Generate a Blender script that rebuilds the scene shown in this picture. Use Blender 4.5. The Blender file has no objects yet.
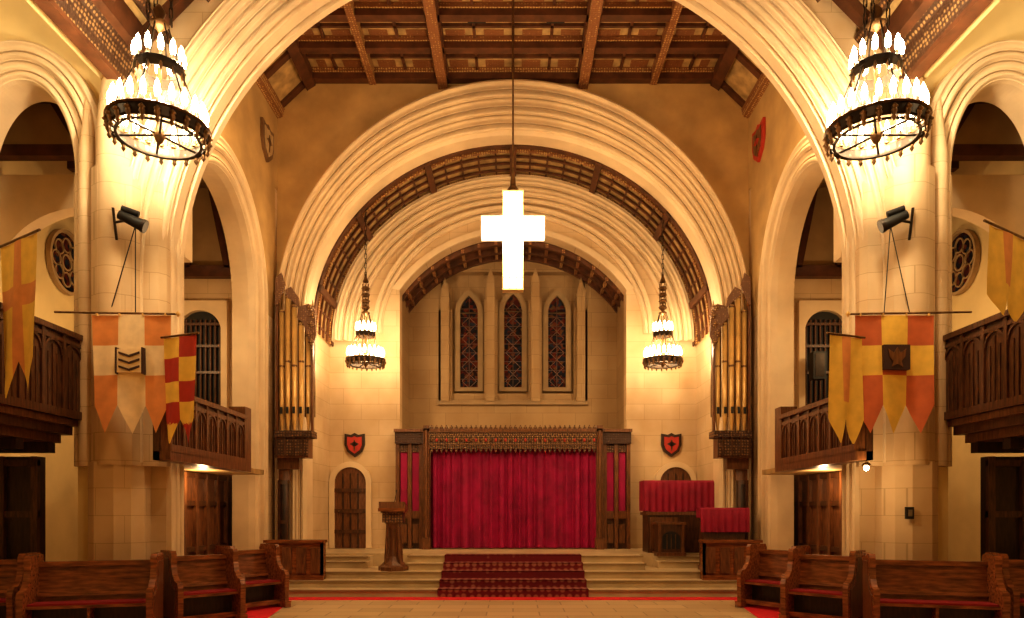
import bpy, bmesh, math, random
from mathutils import Matrix, Vector
random.seed(4)
sc = bpy.context.scene
sc.view_settings.view_transform = 'Standard'
try: sc.view_settings.look = 'Medium High Contrast'
except Exception: pass
PI = math.pi

# ---------------------------------------------------------------- materials
def new_mat(name):
    m = bpy.data.materials.new(name); m.use_nodes = True
    nt = m.node_tree; b = nt.nodes['Principled BSDF']
    return m, nt, b

def plain(name, col, rough=0.6, metal=0.0, noise=0.12, nscale=6, emis=None, es=0, bump=0.0, stretch=None):
    m, nt, b = new_mat(name)
    b.inputs['Roughness'].default_value = rough
    b.inputs['Metallic'].default_value = metal
    tc = nt.nodes.new('ShaderNodeTexCoord')
    mp = nt.nodes.new('ShaderNodeMapping')
    nt.links.new(tc.outputs['Object'], mp.inputs['Vector'])
    if stretch: mp.inputs['Scale'].default_value = stretch
    nz = nt.nodes.new('ShaderNodeTexNoise'); nz.inputs['Scale'].default_value = nscale
    nz.inputs['Detail'].default_value = 5
    nt.links.new(mp.outputs[0], nz.inputs['Vector'])
    cr = nt.nodes.new('ShaderNodeValToRGB')
    cr.color_ramp.elements[0].position = .3; cr.color_ramp.elements[1].position = .7
    cr.color_ramp.elements[0].color = tuple(max(0, c*(1-noise*1.5)) for c in col)+(1,)
    cr.color_ramp.elements[1].color = tuple(min(1, c*(1+noise)) for c in col)+(1,)
    nt.links.new(nz.outputs['Fac'], cr.inputs['Fac'])
    nt.links.new(cr.outputs['Color'], b.inputs['Base Color'])
    if bump:
        bp = nt.nodes.new('ShaderNodeBump'); bp.inputs['Strength'].default_value = bump
        bp.inputs['Distance'].default_value = .02
        nt.links.new(nz.outputs['Fac'], bp.inputs['Height']); nt.links.new(bp.outputs[0], b.inputs['Normal'])
    if emis:
        b.inputs['Emission Color'].default_value = emis+(1,)
        b.inputs['Emission Strength'].default_value = es
    return m

def stone(name, c1, c2, mortar, bw=.95, rh=.42):
    m, nt, b = new_mat(name)
    b.inputs['Roughness'].default_value = .75
    g = nt.nodes.new('ShaderNodeTexCoord')
    sx = nt.nodes.new('ShaderNodeSeparateXYZ'); nt.links.new(g.outputs['Object'], sx.inputs[0])
    ad = nt.nodes.new('ShaderNodeMath'); ad.operation = 'ADD'
    nt.links.new(sx.outputs[0], ad.inputs[0]); nt.links.new(sx.outputs[1], ad.inputs[1])
    cb = nt.nodes.new('ShaderNodeCombineXYZ')
    nt.links.new(ad.outputs[0], cb.inputs[0]); nt.links.new(sx.outputs[2], cb.inputs[1])
    br = nt.nodes.new('ShaderNodeTexBrick')
    br.inputs['Scale'].default_value = 1
    br.inputs['Brick Width'].default_value = bw; br.inputs['Row Height'].default_value = rh
    br.inputs['Mortar Size'].default_value = .006; br.inputs['Mortar Smooth'].default_value = .4
    br.inputs['Color1'].default_value = c1+(1,); br.inputs['Color2'].default_value = c2+(1,)
    br.inputs['Mortar'].default_value = mortar+(1,)
    nt.links.new(cb.outputs[0], br.inputs['Vector'])
    nz = nt.nodes.new('ShaderNodeTexNoise'); nz.inputs['Scale'].default_value = 1.1; nz.inputs['Detail'].default_value = 5
    nt.links.new(g.outputs['Object'], nz.inputs['Vector'])
    cr = nt.nodes.new('ShaderNodeValToRGB')
    cr.color_ramp.elements[0].position = .3; cr.color_ramp.elements[1].position = .7
    cr.color_ramp.elements[0].color = (.80, .74, .66, 1); cr.color_ramp.elements[1].color = (1, 1, 1, 1)
    nt.links.new(nz.outputs['Fac'], cr.inputs['Fac'])
    mx = nt.nodes.new('ShaderNodeMix'); mx.data_type = 'RGBA'; mx.blend_type = 'MULTIPLY'
    mx.inputs[0].default_value = 1
    nt.links.new(br.outputs['Color'], mx.inputs[6]); nt.links.new(cr.outputs['Color'], mx.inputs[7])
    nt.links.new(mx.outputs[2], b.inputs['Base Color'])
    return m

def pattern(name, c1, c2, scale=9, rough=.5, kind='VORONOI', metal=0):
    m, nt, b = new_mat(name)
    b.inputs['Roughness'].default_value = rough; b.inputs['Metallic'].default_value = metal
    g = nt.nodes.new('ShaderNodeTexCoord')
    v = nt.nodes.new('ShaderNodeTexVoronoi'); v.inputs['Scale'].default_value = scale
    v.inputs['Randomness'].default_value = .25
    nt.links.new(g.outputs['Object'], v.inputs['Vector'])
    cr = nt.nodes.new('ShaderNodeValToRGB')
    cr.color_ramp.elements[0].position = .25; cr.color_ramp.elements[1].position = .45
    cr.color_ramp.elements[0].color = c1+(1,); cr.color_ramp.elements[1].color = c2+(1,)
    nt.links.new(v.outputs['Distance'], cr.inputs['Fac']); nt.links.new(cr.outputs['Color'], b.inputs['Base Color'])
    bp = nt.nodes.new('ShaderNodeBump'); bp.inputs['Strength'].default_value = .5; bp.inputs['Distance'].default_value = .03
    bp.invert = True
    nt.links.new(v.outputs['Distance'], bp.inputs['Height']); nt.links.new(bp.outputs[0], b.inputs['Normal'])
    return m

def emit(name, col, s):
    m, nt, b = new_mat(name)
    b.inputs['Base Color'].default_value = col+(1,)
    b.inputs['Emission Color'].default_value = col+(1,); b.inputs['Emission Strength'].default_value = s
    return m

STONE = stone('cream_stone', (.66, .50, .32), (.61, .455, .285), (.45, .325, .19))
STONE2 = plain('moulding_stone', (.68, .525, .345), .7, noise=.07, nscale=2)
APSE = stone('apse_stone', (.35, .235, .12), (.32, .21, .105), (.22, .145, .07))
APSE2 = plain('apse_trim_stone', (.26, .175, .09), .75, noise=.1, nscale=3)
PLASTER = plain('gold_plaster', (.50, .325, .14), .8, noise=.14, nscale=1.5)
PLASTERY = plain('pale_plaster', (.74, .58, .30), .8, noise=.06, nscale=1.5)
TAN = plain('aisle_plaster', (.42, .29, .15), .8, noise=.1, nscale=2)
WOOD = plain('oak_dark', (.085, .033, .013), .38, noise=.4, nscale=5, stretch=(6, 6, 1), bump=.1)
WOODM = plain('oak_mid', (.16, .064, .025), .35, noise=.35, nscale=5, stretch=(6, 6, 1), bump=.1)
WOODR = plain('pew_oak', (.24, .082, .028), .26, noise=.4, nscale=4, stretch=(1, 6, 6))
WOODD = plain('walnut', (.035, .015, .008), .4, noise=.4, nscale=5, stretch=(6, 6, 1))
BEAM = plain('beam_wood', (.10, .036, .015), .5, noise=.3, nscale=4)
BEAMG = pattern('painted_beam', (.55, .36, .14), (.22, .09, .035), 17)
PANEL = plain('ceiling_panel', (.46, .31, .14), .6, noise=.3, nscale=4)
PANELD = plain('ceiling_panel_dark', (.17, .09, .04), .6, noise=.2, nscale=3)
CARVE = pattern('carved_cornice', (.28, .17, .075), (.045, .018, .009), 15)
CARVEB = pattern('carved_oak', (.26, .13, .05), (.05, .02, .01), 16)
CARVEG = pattern('carved_gilt', (.55, .34, .14), (.14, .06, .025), 22)
GOLD = plain('organ_gold', (.70, .45, .17), .32, .3, noise=.15, nscale=3)
IRON = plain('wrought_iron', (.03, .02, .014), .4, .6, noise=.2, nscale=8)
BRONZE = plain('bronze', (.18, .10, .045), .35, .7, noise=.3, nscale=12)
BULB = emit('candle_bulb', (1.0, .84, .55), 30)
CROSSE = emit('cross_glass', (1.0, .82, .54), 2.2)
CROSSD = plain('cross_frame', (.85, .65, .38), .4, .3)
CURTAIN = plain('crimson_velvet', (.31, .001, .065), .75, noise=.2, nscale=3)
RED = plain('red_cloth', (.27, .003, .035), .75, noise=.15, nscale=3)
CUSH = plain('red_cushion', (.26, .008, .012), .8)
CARPET = pattern('patterned_carpet', (.34, .12, .08), (.14, .006, .012), 7, .9)
CARPETR = plain('red_carpet', (.60, .008, .02), .9)
DARKG = plain('vent_black', (.01, .01, .01), .6)
FY = plain('flag_yellow', (.80, .53, .10), .7, noise=.08)
FO = plain('flag_orange', (.68, .28, .09), .7, noise=.08)
FOR = plain('flag_vermilion', (.55, .14, .05), .7, noise=.08)
FR = plain('flag_red', (.45, .04, .025), .7, noise=.08)
FC = plain('flag_cream', (.80, .64, .42), .7, noise=.08)
FB = plain('flag_emblem', (.05, .02, .015), .7)
SILV = plain('lamp_metal', (.25, .22, .18), .3, .8)

def glassmat():
    m, nt, b = new_mat('stained_glass')
    b.inputs['Roughness'].default_value = .7
    b.inputs['Specular IOR Level'].default_value = .1
    g = nt.nodes.new('ShaderNodeTexCoord')
    v = nt.nodes.new('ShaderNodeTexVoronoi'); v.inputs['Scale'].default_value = 11
    nt.links.new(g.outputs['Object'], v.inputs['Vector'])
    cr = nt.nodes.new('ShaderNodeValToRGB')
    e = cr.color_ramp.elements
    e[0].color = (.02, .03, .055, 1); e[1].color = (.12, .075, .03, 1)
    x = cr.color_ramp.elements.new(.45); x.color = (.010, .008, .010, 1)
    x = cr.color_ramp.elements.new(.7); x.color = (.11, .018, .012, 1)
    nt.links.new(v.outputs['Color'], cr.inputs['Fac']); nt.links.new(cr.outputs[0], b.inputs['Base Color'])
    return m
GLASS = glassmat()

def floormat():
    m, nt, b = new_mat('floor_tile')
    b.inputs['Roughness'].default_value = .3
    g = nt.nodes.new('ShaderNodeTexCoord')
    br = nt.nodes.new('ShaderNodeTexBrick'); br.inputs['Scale'].default_value = 1
    br.inputs['Brick Width'].default_value = .9; br.inputs['Row Height'].default_value = .45
    br.inputs['Mortar Size'].default_value = .012
    br.inputs['Color1'].default_value = (.66, .49, .29, 1); br.inputs['Color2'].default_value = (.50, .36, .20, 1)
    br.inputs['Mortar'].default_value = (.28, .18, .09, 1)
    nt.links.new(g.outputs['Object'], br.inputs['Vector'])
    nt.links.new(br.outputs['Color'], b.inputs['Base Color'])
    return m
FLOOR = floormat()
STEP = plain('step_stone', (.54, .42, .26), .45, noise=.12, nscale=2)
STEPD = plain('step_nosing', (.28, .195, .105), .5, noise=.12, nscale=2)

# ---------------------------------------------------------------- mesh builder
class MB:
    def __init__(s):
        s.v = []; s.f = []; s.m = []; s.sm = []; s.mats = []; s.M = Matrix.Identity(4)
    def mi(s, mat):
        if mat not in s.mats: s.mats.append(mat)
        return s.mats.index(mat)
    def add(s, vs, fs, mat, smooth=False):
        b = len(s.v); k = s.mi(mat)
        s.v += [tuple(s.M @ Vector(p)) for p in vs]
        for f in fs:
            s.f.append([b+i for i in f]); s.m.append(k); s.sm.append(smooth)
    def box(s, x0, x1, y0, y1, z0, z1, mat):
        vs = [(x, y, z) for x in (x0, x1) for y in (y0, y1) for z in (z0, z1)]
        s.add(vs, [(0, 1, 3, 2), (4, 6, 7, 5), (0, 4, 5, 1), (2, 3, 7, 6), (0, 2, 6, 4), (1, 5, 7, 3)], mat)
    def tube(s, p0, p1, r0, mat, r1=None, n=10, caps=True):
        r1 = r0 if r1 is None else r1
        p0 = Vector(p0); p1 = Vector(p1); d = (p1-p0).normalized()
        a = d.orthogonal().normalized(); c = d.cross(a)
        vs = []
        for p, r in ((p0, r0), (p1, r1)):
            for i in range(n):
                t = 2*PI*i/n; vs.append(tuple(p+a*math.cos(t)*r+c*math.sin(t)*r))
        s.add(vs, [(i, (i+1) % n, n+(i+1) % n, n+i) for i in range(n)], mat, True)
        if caps: s.add(vs, [tuple(range(n-1, -1, -1)), tuple(range(n, 2*n))], mat)
    def lathe(s, prof, c, mat, n=20, smooth=True):
        vs = []
        for r, z in prof:
            for i in range(n):
                t = 2*PI*i/n; vs.append((c[0]+r*math.cos(t), c[1]+r*math.sin(t), c[2]+z))
        fs = []
        for j in range(len(prof)-1):
            for i in range(n):
                fs.append((j*n+i, j*n+(i+1) % n, (j+1)*n+(i+1) % n, (j+1)*n+i))
        s.add(vs, fs, mat, smooth)
    def prism(s, pts, a0, a1, axis, mat):
        def P(p, a):
            if axis == 'x': return (a, p[0], p[1])
            if axis == 'y': return (p[0], a, p[1])
            return (p[0], p[1], a)
        n = len(pts)
        vs = [P(p, a0) for p in pts]+[P(p, a1) for p in pts]
        s.add(vs, [tuple(range(n)), tuple(range(2*n-1, n-1, -1))]+[(i, (i+1) % n, n+(i+1) % n, n+i) for i in range(n)], mat)
    def ring(s, prof, cu, zs, rx, rz, z0, mp, mat, n=48, kz=1.0, smooth=False):
        st = []
        if z0 is not None: st.append(('j', -1, z0))
        for i in range(n+1): st.append(('a', PI-PI*i/n, 0))
        if z0 is not None: st.append(('j', 1, z0))
        vs = []
        for k, t, z in st:
            for o, d in prof:
                if k == 'j': vs.append(mp(cu+t*(rx+o), d, z))
                else: vs.append(mp(cu+(rx+o)*math.cos(t), d, zs+(rz+o*kz)*math.sin(t)))
        m = len(prof); fs = []
        for i in range(len(st)-1):
            for j in range(m-1):
                fs.append((i*m+j, i*m+j+1, (i+1)*m+j+1, (i+1)*m+j))
        s.add(vs, fs, mat, smooth)
    def archwall(s, u0, u1, z0, z1, curve, d0, d1, mp, mat, sill=None):
        q = [(0, 1, 2, 3)]
        def quad(a, b, c, d): s.add([a, b, c, d], q, mat)
        ul, ur = curve[0][0], curve[-1][0]
        for d in (d0, d1):
            if ul > u0+1e-6: quad(mp(u0, d, z0), mp(ul, d, z0), mp(ul, d, z1), mp(u0, d, z1))
            if ur < u1-1e-6: quad(mp(ur, d, z0), mp(u1, d, z0), mp(u1, d, z1), mp(ur, d, z1))
            for (a, za), (b, zb) in zip(curve, curve[1:]):
                quad(mp(a, d, za), mp(b, d, zb), mp(b, d, z1), mp(a, d, z1))
            if sill is not None: quad(mp(ul, d, z0), mp(ur, d, z0), mp(ur, d, sill), mp(ul, d, sill))
        zb0 = z0 if sill is None else sill
        pts = [(ul, zb0)]+list(curve)+[(ur, zb0)]
        for (a, za), (b, zb) in zip(pts, pts[1:]):
            quad(mp(a, d0, za), mp(b, d0, zb), mp(b, d1, zb), mp(a, d1, za))
        if sill is not None: quad(mp(ul, d0, sill), mp(ur, d0, sill), mp(ur, d1, sill), mp(ul, d1, sill))
        quad(mp(u0, d0, z0), mp(u0, d1, z0), mp(u0, d1, z1), mp(u0, d0, z1))
        quad(mp(u1, d0, z0), mp(u1, d1, z0), mp(u1, d1, z1), mp(u1, d0, z1))
        quad(mp(u0, d0, z1), mp(u1, d0, z1), mp(u1, d1, z1), mp(u0, d1, z1))
    def build(s, name, loc=None, rz=0):
        me = bpy.data.meshes.new(name)
        me.from_pydata(s.v, [], s.f)
        for m in s.mats: me.materials.append(m)
        for p, k, sm in zip(me.polygons, s.m, s.sm): p.material_index = k; p.use_smooth = sm
        me.update()
        bm = bmesh.new(); bm.from_mesh(me)
        bmesh.ops.recalc_face_normals(bm, faces=bm.faces)
        bm.to_mesh(me); bm.free()
        o = bpy.data.objects.new(name, me); sc.collection.objects.link(o)
        if loc: o.location = loc
        o.rotation_euler[2] = rz
        return o

F = lambda u, d, z: (u, d, z)
def LAT(sg): return lambda u, d, z: (sg*d, u, z)
def ell(cu, rx, rz, zs, n=40): return [(cu-rx*math.cos(PI*i/n), zs+rz*math.sin(PI*i/n)) for i in range(n+1)]
def seg(cu, hw, rise, zs, n=30):
    R = (hw*hw+rise*rise)/(2*rise); a = math.asin(hw/R)
    return [(cu+R*math.sin(-a+2*a*i/n), zs+rise-R+R*math.cos(-a+2*a*i/n)) for i in range(n+1)]
def lancet(cu, hw, rise, zs, n=8):
    R = (hw*hw+rise*rise)/(2*hw); l = []
    am = math.atan2(rise, R-hw)
    for i in range(n+1):
        t = am*i/n; l.append((cu-hw+R-R*math.cos(t), zs+R*math.sin(t)))
    r = [(2*cu-u, z) for u, z in l[:-1]][::-1]
    return l+r
def rolls(o0, d0, o1, d1, k, amp=.04, g=.06, seg_=5):
    """stone moulding profile: k convex/concave members separated by deep quirks (grooves)"""
    out = [(o0, d0)]
    L = math.hypot(o1-o0, d1-d0); nx, ny = (d1-d0)/L, -(o1-o0)/L
    if ny > 0: nx, ny = -nx, -ny
    for j in range(k):
        for i in range(seg_+1):
            t = (j+.12+.72*i/seg_)/k
            b = math.sin(PI*i/seg_)*amp*(1 if j % 2 == 0 else -.7)
            out.append((o0+(o1-o0)*t+nx*b, d0+(d1-d0)*t+ny*b))
        if j < k-1:
            for tt, gg in ((.86, 0), (.87, g), (1.03, g), (1.04, 0)):
                t = (j+tt)/k
                out.append((o0+(o1-o0)*t, d0+(d1-d0)*t+gg))
    out.append((o1, d1))
    return out

# ---------------------------------------------------------------- shell
ZT = 12.5
m = MB(); m.box(-12, 12, -3, 21, -.2, 0, FLOOR); m.build('floor')

m = MB()
RB = 5.5; ZB = 5.4; YA0, YA1 = 11.1, 11.5
m.archwall(-6.2, 6.2, 0, ZT, ell(0, RB, RB, ZB, 64), YA0, YA1, F, STONE)
m.build('wall_crossing_arch')
m = MB()
m.ring([(0.0, 11.55), (-.05, 11.5), (-.05, 11.38), (.04, 11.36), (.04, 11.33), (-.02, 11.31), (-.02, 11.1), (.05, 11.09), (.05, 11.06)]+rolls(0, 11.02, .6, 10.72, 5, .05)+[(.64, 10.76), (.64, 11.12)],
       0, ZB, RB-.02, RB-.02, 2.5, F, STONE2, 90)
m.build('trim_crossing_arch')

for sg, nm in ((-1, 'left'), (1, 'right')):
    FR_ = (lambda s_: (lambda u, d, z: (s_*u, d, z)))(sg)
    m = MB()
    m.archwall(6.2, 12, 0, ZT, ell(7.75, .85, 1.5, 7.05), 11.1, 11.6, FR_, PLASTERY)
    m.build('wall_transept_'+nm)
    m = MB()
    m.ring([(-.02, 11.6), (-.02, 11.1)]+rolls(0, 11.03, .55, 10.85, 4, .045)+[(.6, 10.9), (.6, 11.12)], 7.75, 7.05, .85, 1.5, 2.9, FR_, STONE2, 44, .9)
    m.build('trim_aisle_arch_'+nm)
    m = MB()
    poly = [(5.44, 11.45), (5.44, 11.0), (5.52, 10.9), (5.75, 10.86), (5.82, 10.7), (6.0, 10.6), (6.3, 10.6), (6.45, 10.7), (6.5, 10.86), (6.8, 10.88), (6.9, 11.0), (6.9, 11.45)]
    m.prism([(sg*x, y) for x, y in poly], 2.45, 7.0, 'z', STONE)
    poly = [(5.74, 11.45), (5.74, 10.9), (5.85, 10.72), (6.05, 10.6), (6.35, 10.6), (6.5, 10.72), (6.62, 10.9), (6.62, 11.45)]
    m.prism([(sg*x, y) for x, y in poly], 0, 2.5, 'z', STONE)
    poly = [(5.68, 11.5), (5.68, 10.86), (5.82, 10.66), (6.02, 10.52), (6.38, 10.52), (6.56, 10.66), (6.68, 10.86), (6.68, 11.5)]
    m.prism([(sg*x, y) for x, y in poly], 0, .4, 'z', STONE2)
    m.lathe([(.27, 2.45), (.27, 7.6), (.2, 8.3), (.06, 8.8)], (sg*6.14, 10.82, 0), STONE, 24)
    m.lathe([(.15, 2.45), (.15, 7.3), (.05, 8.2)], (sg*6.62, 10.93, 0), STONE, 20)
    m.build('wall_pier_'+nm)
    mp = LAT(sg)
    m = MB()
    m.archwall(11.5, 16.5, 0, 9.3, ell(13.3, 1.65, 2.0, 6.2), 5.56, 6.0, mp, STONE)
    cvp = [(u, z) for u, z in ell(13.3, 2.2, 2.55, 6.2, 60) if u >= 11.52]
    m.archwall(11.5, 16.3, 6.2, 9.3, cvp, 5.545, 5.56, mp, PLASTER)
    m.build('wall_nave_'+nm)
    m = MB()
    x0, x1 = sorted((sg*5.545, sg*6.0))
    m.box(x0, x1, 11.5, 16.5, 9.3, ZT, PLASTER)
    m.build('wall_clerestory_'+nm)
    m = MB()
    m.ring([(0, 6.0), (-.02, 5.64)]+rolls(0, 5.50, .5, 5.40, 4, .04, .04)+[(.54, 5.42), (.54, 5.57)], 13.3, 6.2, 1.65, 2.0, 0, mp, STONE2, 44)
    m.build('trim_nave_arch_'+nm)
    m = MB()
    x0, x1 = sorted((sg*9.5, sg*9.8)); m.box(x0, x1, 11.6, 16.3, 0, 9.6, PLASTERY); m.build('wall_aisle_outer_'+nm)
    m = MB()
    x0, x1 = sorted((sg*6.0, sg*9.5)); m.box(x0, x1, 16.0, 16.3, 0, 9.6, STONE); m.build('wall_aisle_end_'+nm)
    m = MB()
    m.box(x0, x1, 11.6, 16.0, 9.35, 9.5, PANELD)
    for y in (12.6, 13.8, 15.0): m.box(x0, x1, y-.09, y+.09, 9.05, 9.35, BEAM)
    m.box(x0, x1, 15.8, 15.98, 7.05, 7.3, BEAM)
    m.box(x0, x1, 15.93, 15.99, 7.3, 9.1, TAN)
    for x in (6.4, 7.3, 8.2, 9.0):
        m.prism([(sg*(x+.35), 9.1), (sg*(x+.5), 9.1), (sg*(x+.13), 7.25), (sg*(x), 7.25)], 15.8, 15.93, 'y', BEAM)
    m.box(x0, x1, 12.5, 12.7, 8.1, 8.3, BEAM)
    m.box(x0, x1, 12.55, 12.65, 8.3, 9.2, TAN)
    m.prism([(sg*8.1, 9.1), (sg*8.3, 9.1), (sg*7.75, 8.2), (sg*7.55, 8.2)], 12.48, 12.58, 'y', BEAM)
    m.archwall(6.0, 9.5, 6.4, 7.9, [(6.0, 6.4)]+seg(7.88, 1.5, .9, 6.4)+[(9.5, 6.4)], 12.8, 13.1, FR_, STONE2)
    m.build('ceiling_aisle_'+nm)
    m = MB()
    a = []
    c = Vector((sg*9.48, 14.8, 7.0))
    for i in range(32):
        a.append((c.y+.55*math.cos(2*PI*i/32), c.z+.62*math.sin(2*PI*i/32)))
    m.prism(a, c.x, c.x-sg*.03, 'x', GLASS)
    def circ(cy, cz, r, t, mat=STONE2, w=.1):
        n = 28
        vs = []
        for i in range(n):
            q = 2*PI*i/n
            for rr, dx in ((r, 0), (r, w), (r+t, w), (r+t, 0)):
                vs.append((c.x-sg*dx, cy+rr*math.cos(q), cz+rr*1.1*math.sin(q)))
        m.add(vs, [(i*4+j, i*4+(j+1) % 4, ((i+1) % n)*4+(j+1) % 4, ((i+1) % n)*4+j) for i in range(n) for j in range(4)], mat, False)
    circ(c.y, c.z, .55, .06, TAN)
    circ(c.y, c.z, .13, .03, TAN, .06)
    for i in range(8):
        q = 2*PI*i/8; circ(c.y+.34*math.cos(q), c.z+.36*math.sin(q), .12, .025, TAN, .06)
    m.build('window_round_'+nm)
    m = MB()
    cx = 7.1; zb = 4.1; zs = 5.9
    m.archwall(cx-.62, cx+.62, zb-.1, zs+.62, seg(cx, .48, .4, zs), 15.85, 15.99, FR_, STONE2, sill=zb)
    m.prism([(sg*(cx-.48), zb), (sg*(cx+.48), zb)]+[(sg*u, z) for u, z in seg(cx, .48, .4, zs)][::-1], 15.97, 15.99, 'y', DARKG)
    for i in range(9):
        x = cx-.44+.11*i; m.tube((sg*x, 15.93, zb), (sg*x, 15.93, zs+.2), .026, WOOD, n=6)
    for z in (zb+.05, 4.9, 5.5, 6.0): m.box(*sorted((sg*(cx-.48), sg*(cx+.48))), 15.9, 15.95, z-.03, z+.03, WOOD)
    m.build('window_organ_grille_'+nm)
    x0, x1 = sorted((sg*12, sg*12.3)); m = MB(); m.box(x0, x1, -3, 11.6, 0, ZT, PLASTERY); m.build('wall_'+nm)
    m = MB()
    A = (6.15, 8.75); B = (3.2, 11.75)
    m.prism([(sg*A[0], A[1]), (sg*B[0], B[1]), (sg*B[0], B[1]+.2), (sg*(A[0]), A[1]+.3)], 0, 11.1, 'y', PANEL)
    m.prism([(sg*6.15, 8.35), (sg*5.98, 8.4), (sg*5.9, 8.7), (sg*5.8, 8.85), (sg*5.75, 9.15), (sg*6.15, 8.8)], 0, 10.85, 'y', CARVE)
    m.prism([(sg*6.16, 8.3), (sg*5.98, 8.32), (sg*5.98, 8.42), (sg*6.16, 8.42)], 0, 10.85, 'y', BEAM)
    m.prism([(sg*5.84, 8.8), (sg*5.72, 8.85), (sg*5.68, 9.2), (sg*5.8, 9.25)], 0, 10.85, 'y', BEAM)
    m.box(*sorted((sg*6.15, sg*6.35)), 0, 11.1, 8.4, ZT, PLASTERY)
    for k in range(10):
        y = 10.85-k*.95
        m.prism([(sg*5.85, 8.85), (sg*3.2, 11.55), (sg*3.2, 11.8), (sg*6.0, 8.95)], y-.09, y+.09, 'y', BEAM)
    for t in (.2, .42, .66):
        xx = A[0]+(B[0]-A[0])*t; zz = A[1]+(B[1]-A[1])*t
        m.prism([(sg*(xx-.08), zz-.2), (sg*(xx+.06), zz-.06), (sg*xx, zz+.06), (sg*(xx-.16), zz-.1)], 0, 11.1, 'y', CARVEB)
    m.prism([(sg*(3.1), 11.5), (sg*3.4, 11.4), (sg*3.4, 11.7), (sg*3.1, 11.8)], 0, 11.1, 'y', CARVE)
    m.build('ceiling_crossing_slope_'+nm)

m = MB(); m.box(-12, 12, -3, 11.1, 12.1, 12.3, PANELD)
for x in (-2.2, 0, 2.2): m.box(x-.15, x+.15, 0, 11.1, 11.85, 12.1, BEAM)
m.build('ceiling_crossing')
m = MB(); m.box(-12, 12, -3.3, -3, 0, ZT, PLASTERY); m.build('wall_back')

# ---- coffered ceiling of the middle bay
m = MB()
ZC = 11.93
m.box(-5.6, 5.6, 11.5, 16.5, ZC+.12, ZC+.25, PANEL)
for y in (12.3, 13.3, 14.3, 15.3, 16.38):
    m.box(-4.75, 4.75, y-.1, y+.1, ZC-.12, ZC+.12, BEAM)
    m.box(-4.75, 4.75, y-.15, y+.15, ZC+.02, ZC+.12, BEAMG)
for x in (-1.65, 1.65):
    m.box(x-.11, x+.11, 11.5, 16.5, ZC-.24, ZC+.1, BEAMG)
    m.box(x-.15, x+.15, 11.5, 16.5, ZC-.12, ZC+.12, BEAM)
for x in (-3.3, 3.3):
    m.box(x-.08, x+.08, 11.5, 16.5, ZC-.14, ZC+.12, BEAMG)
for x in (-4.1, -2.5, -.83, 0, .83, 2.5, 4.1): m.box(x-.03, x+.03, 11.5, 16.5, ZC+.05, ZC+.12, BEAM)
for y in (12.8, 13.8, 14.8, 15.8): m.box(-4.75, 4.75, y-.03, y+.03, ZC+.05, ZC+.12, BEAM)
for x in (-.95, .7): m.box(x, x+.38, 14.5, 14.66, ZC+.03, ZC+.12, DARKG)
# painted fields in the coffers
xs = [-4.7, -4.1, -3.3, -2.5, -1.65, -.83, 0, .83, 1.65, 2.5, 3.3, 4.1, 4.7]
ys = [12.3, 12.8, 13.3, 13.8, 14.3, 14.8, 15.3, 15.8, 16.38]
for a, b in zip(xs, xs[1:]):
    for c_, d_ in zip(ys, ys[1:]):
        if (a+b)/2 in (-.415, .415): pass
        m.box(a+.2, b-.2, c_+.17, d_-.13, ZC+.105, ZC+.121, BEAMG)
for sg in (-1, 1):
    m.prism([(sg*5.56, 11.15), (sg*4.7, 11.98), (sg*4.7, 12.15), (sg*5.56, 12.15)], 11.5, 16.5, 'y', PANEL)
    m.prism([(sg*5.56, 10.98), (sg*5.42, 11.05), (sg*5.38, 11.22), (sg*5.56, 11.25)], 11.5, 16.5, 'y', BEAMG)
    m.prism([(sg*4.85, 11.65), (sg*4.65, 11.78), (sg*4.65, 12.0), (sg*4.85, 11.95)], 11.5, 16.5, 'y', BEAM)
    for y in (12.3, 13.3, 14.3, 15.3, 16.38):
        m.prism([(sg*5.5, 11.12), (sg*4.7, 11.88), (sg*4.7, 12.0), (sg*5.56, 11.3)], y-.08, y+.08, 'y', BEAM)
m.build('ceiling_coffered')

# ---- chancel arch wall
CZ = 6.16
m = MB(); m.archwall(-6.0, 6.0, 0, ZT, ell(0, 4.9, 4.53, CZ, 64), 16.5, 16.9, F, PLASTER); m.build('wall_chancel_arch')
m = MB()
m.ring([(-.03, 16.95), (-.03, 16.5)]+rolls(0, 16.42, .6, 16.14, 6, .055, .07)+[(.64, 16.2), (.64, 16.52)], 0, CZ, 4.88, 4.5, 0.7, F, STONE2, 90, 1.7)
m.build('trim_chancel_arch')
for sg, nm in ((-1, 'left'), (1, 'right')):
    m = MB(); m.box(*sorted((sg*4.92, sg*5.3)), 16.9, 18.8, 0, 6.2, STONE); m.build('wall_chancel_'+nm)
m = MB()
n = 64
m.ring([(0, 16.9), (0, 18.8), (.15, 18.8)], 0, CZ, 4.88, 4.5, None, F, PANEL, n)
for y, w, mt in ((17.0, .08, BEAM), (17.22, .05, BEAMG), (17.5, .03, BEAM), (17.85, .03, BEAM), (18.2, .03, BEAM), (18.48, .05, BEAMG), (18.7, .08, BEAM)):
    m.ring([(0, y-w), (-.05, y-w), (-.05, y+w), (0, y+w)], 0, CZ, 4.86, 4.48, None, F, mt, n)
for k in range(35):
    t = PI*(k+.5)/35
    c, s_ = math.cos(t), math.sin(t)
    big = k % 5 == 2
    w = .08 if big else .022; dd = .12 if big else .04
    cx, cz = 4.87*c, CZ+4.49*s_
    tx, tz = -s_, c
    P = [(cx+tx*w, cz+tz*w), (cx-tx*w, cz-tz*w), (cx-tx*w-c*dd, cz-tz*w-s_*dd), (cx+tx*w-c*dd, cz+tz*w-s_*dd)]
    m.prism(P, 16.92, 18.78, 'y', BEAM)
m.build('ceiling_chancel_vault')

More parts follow.
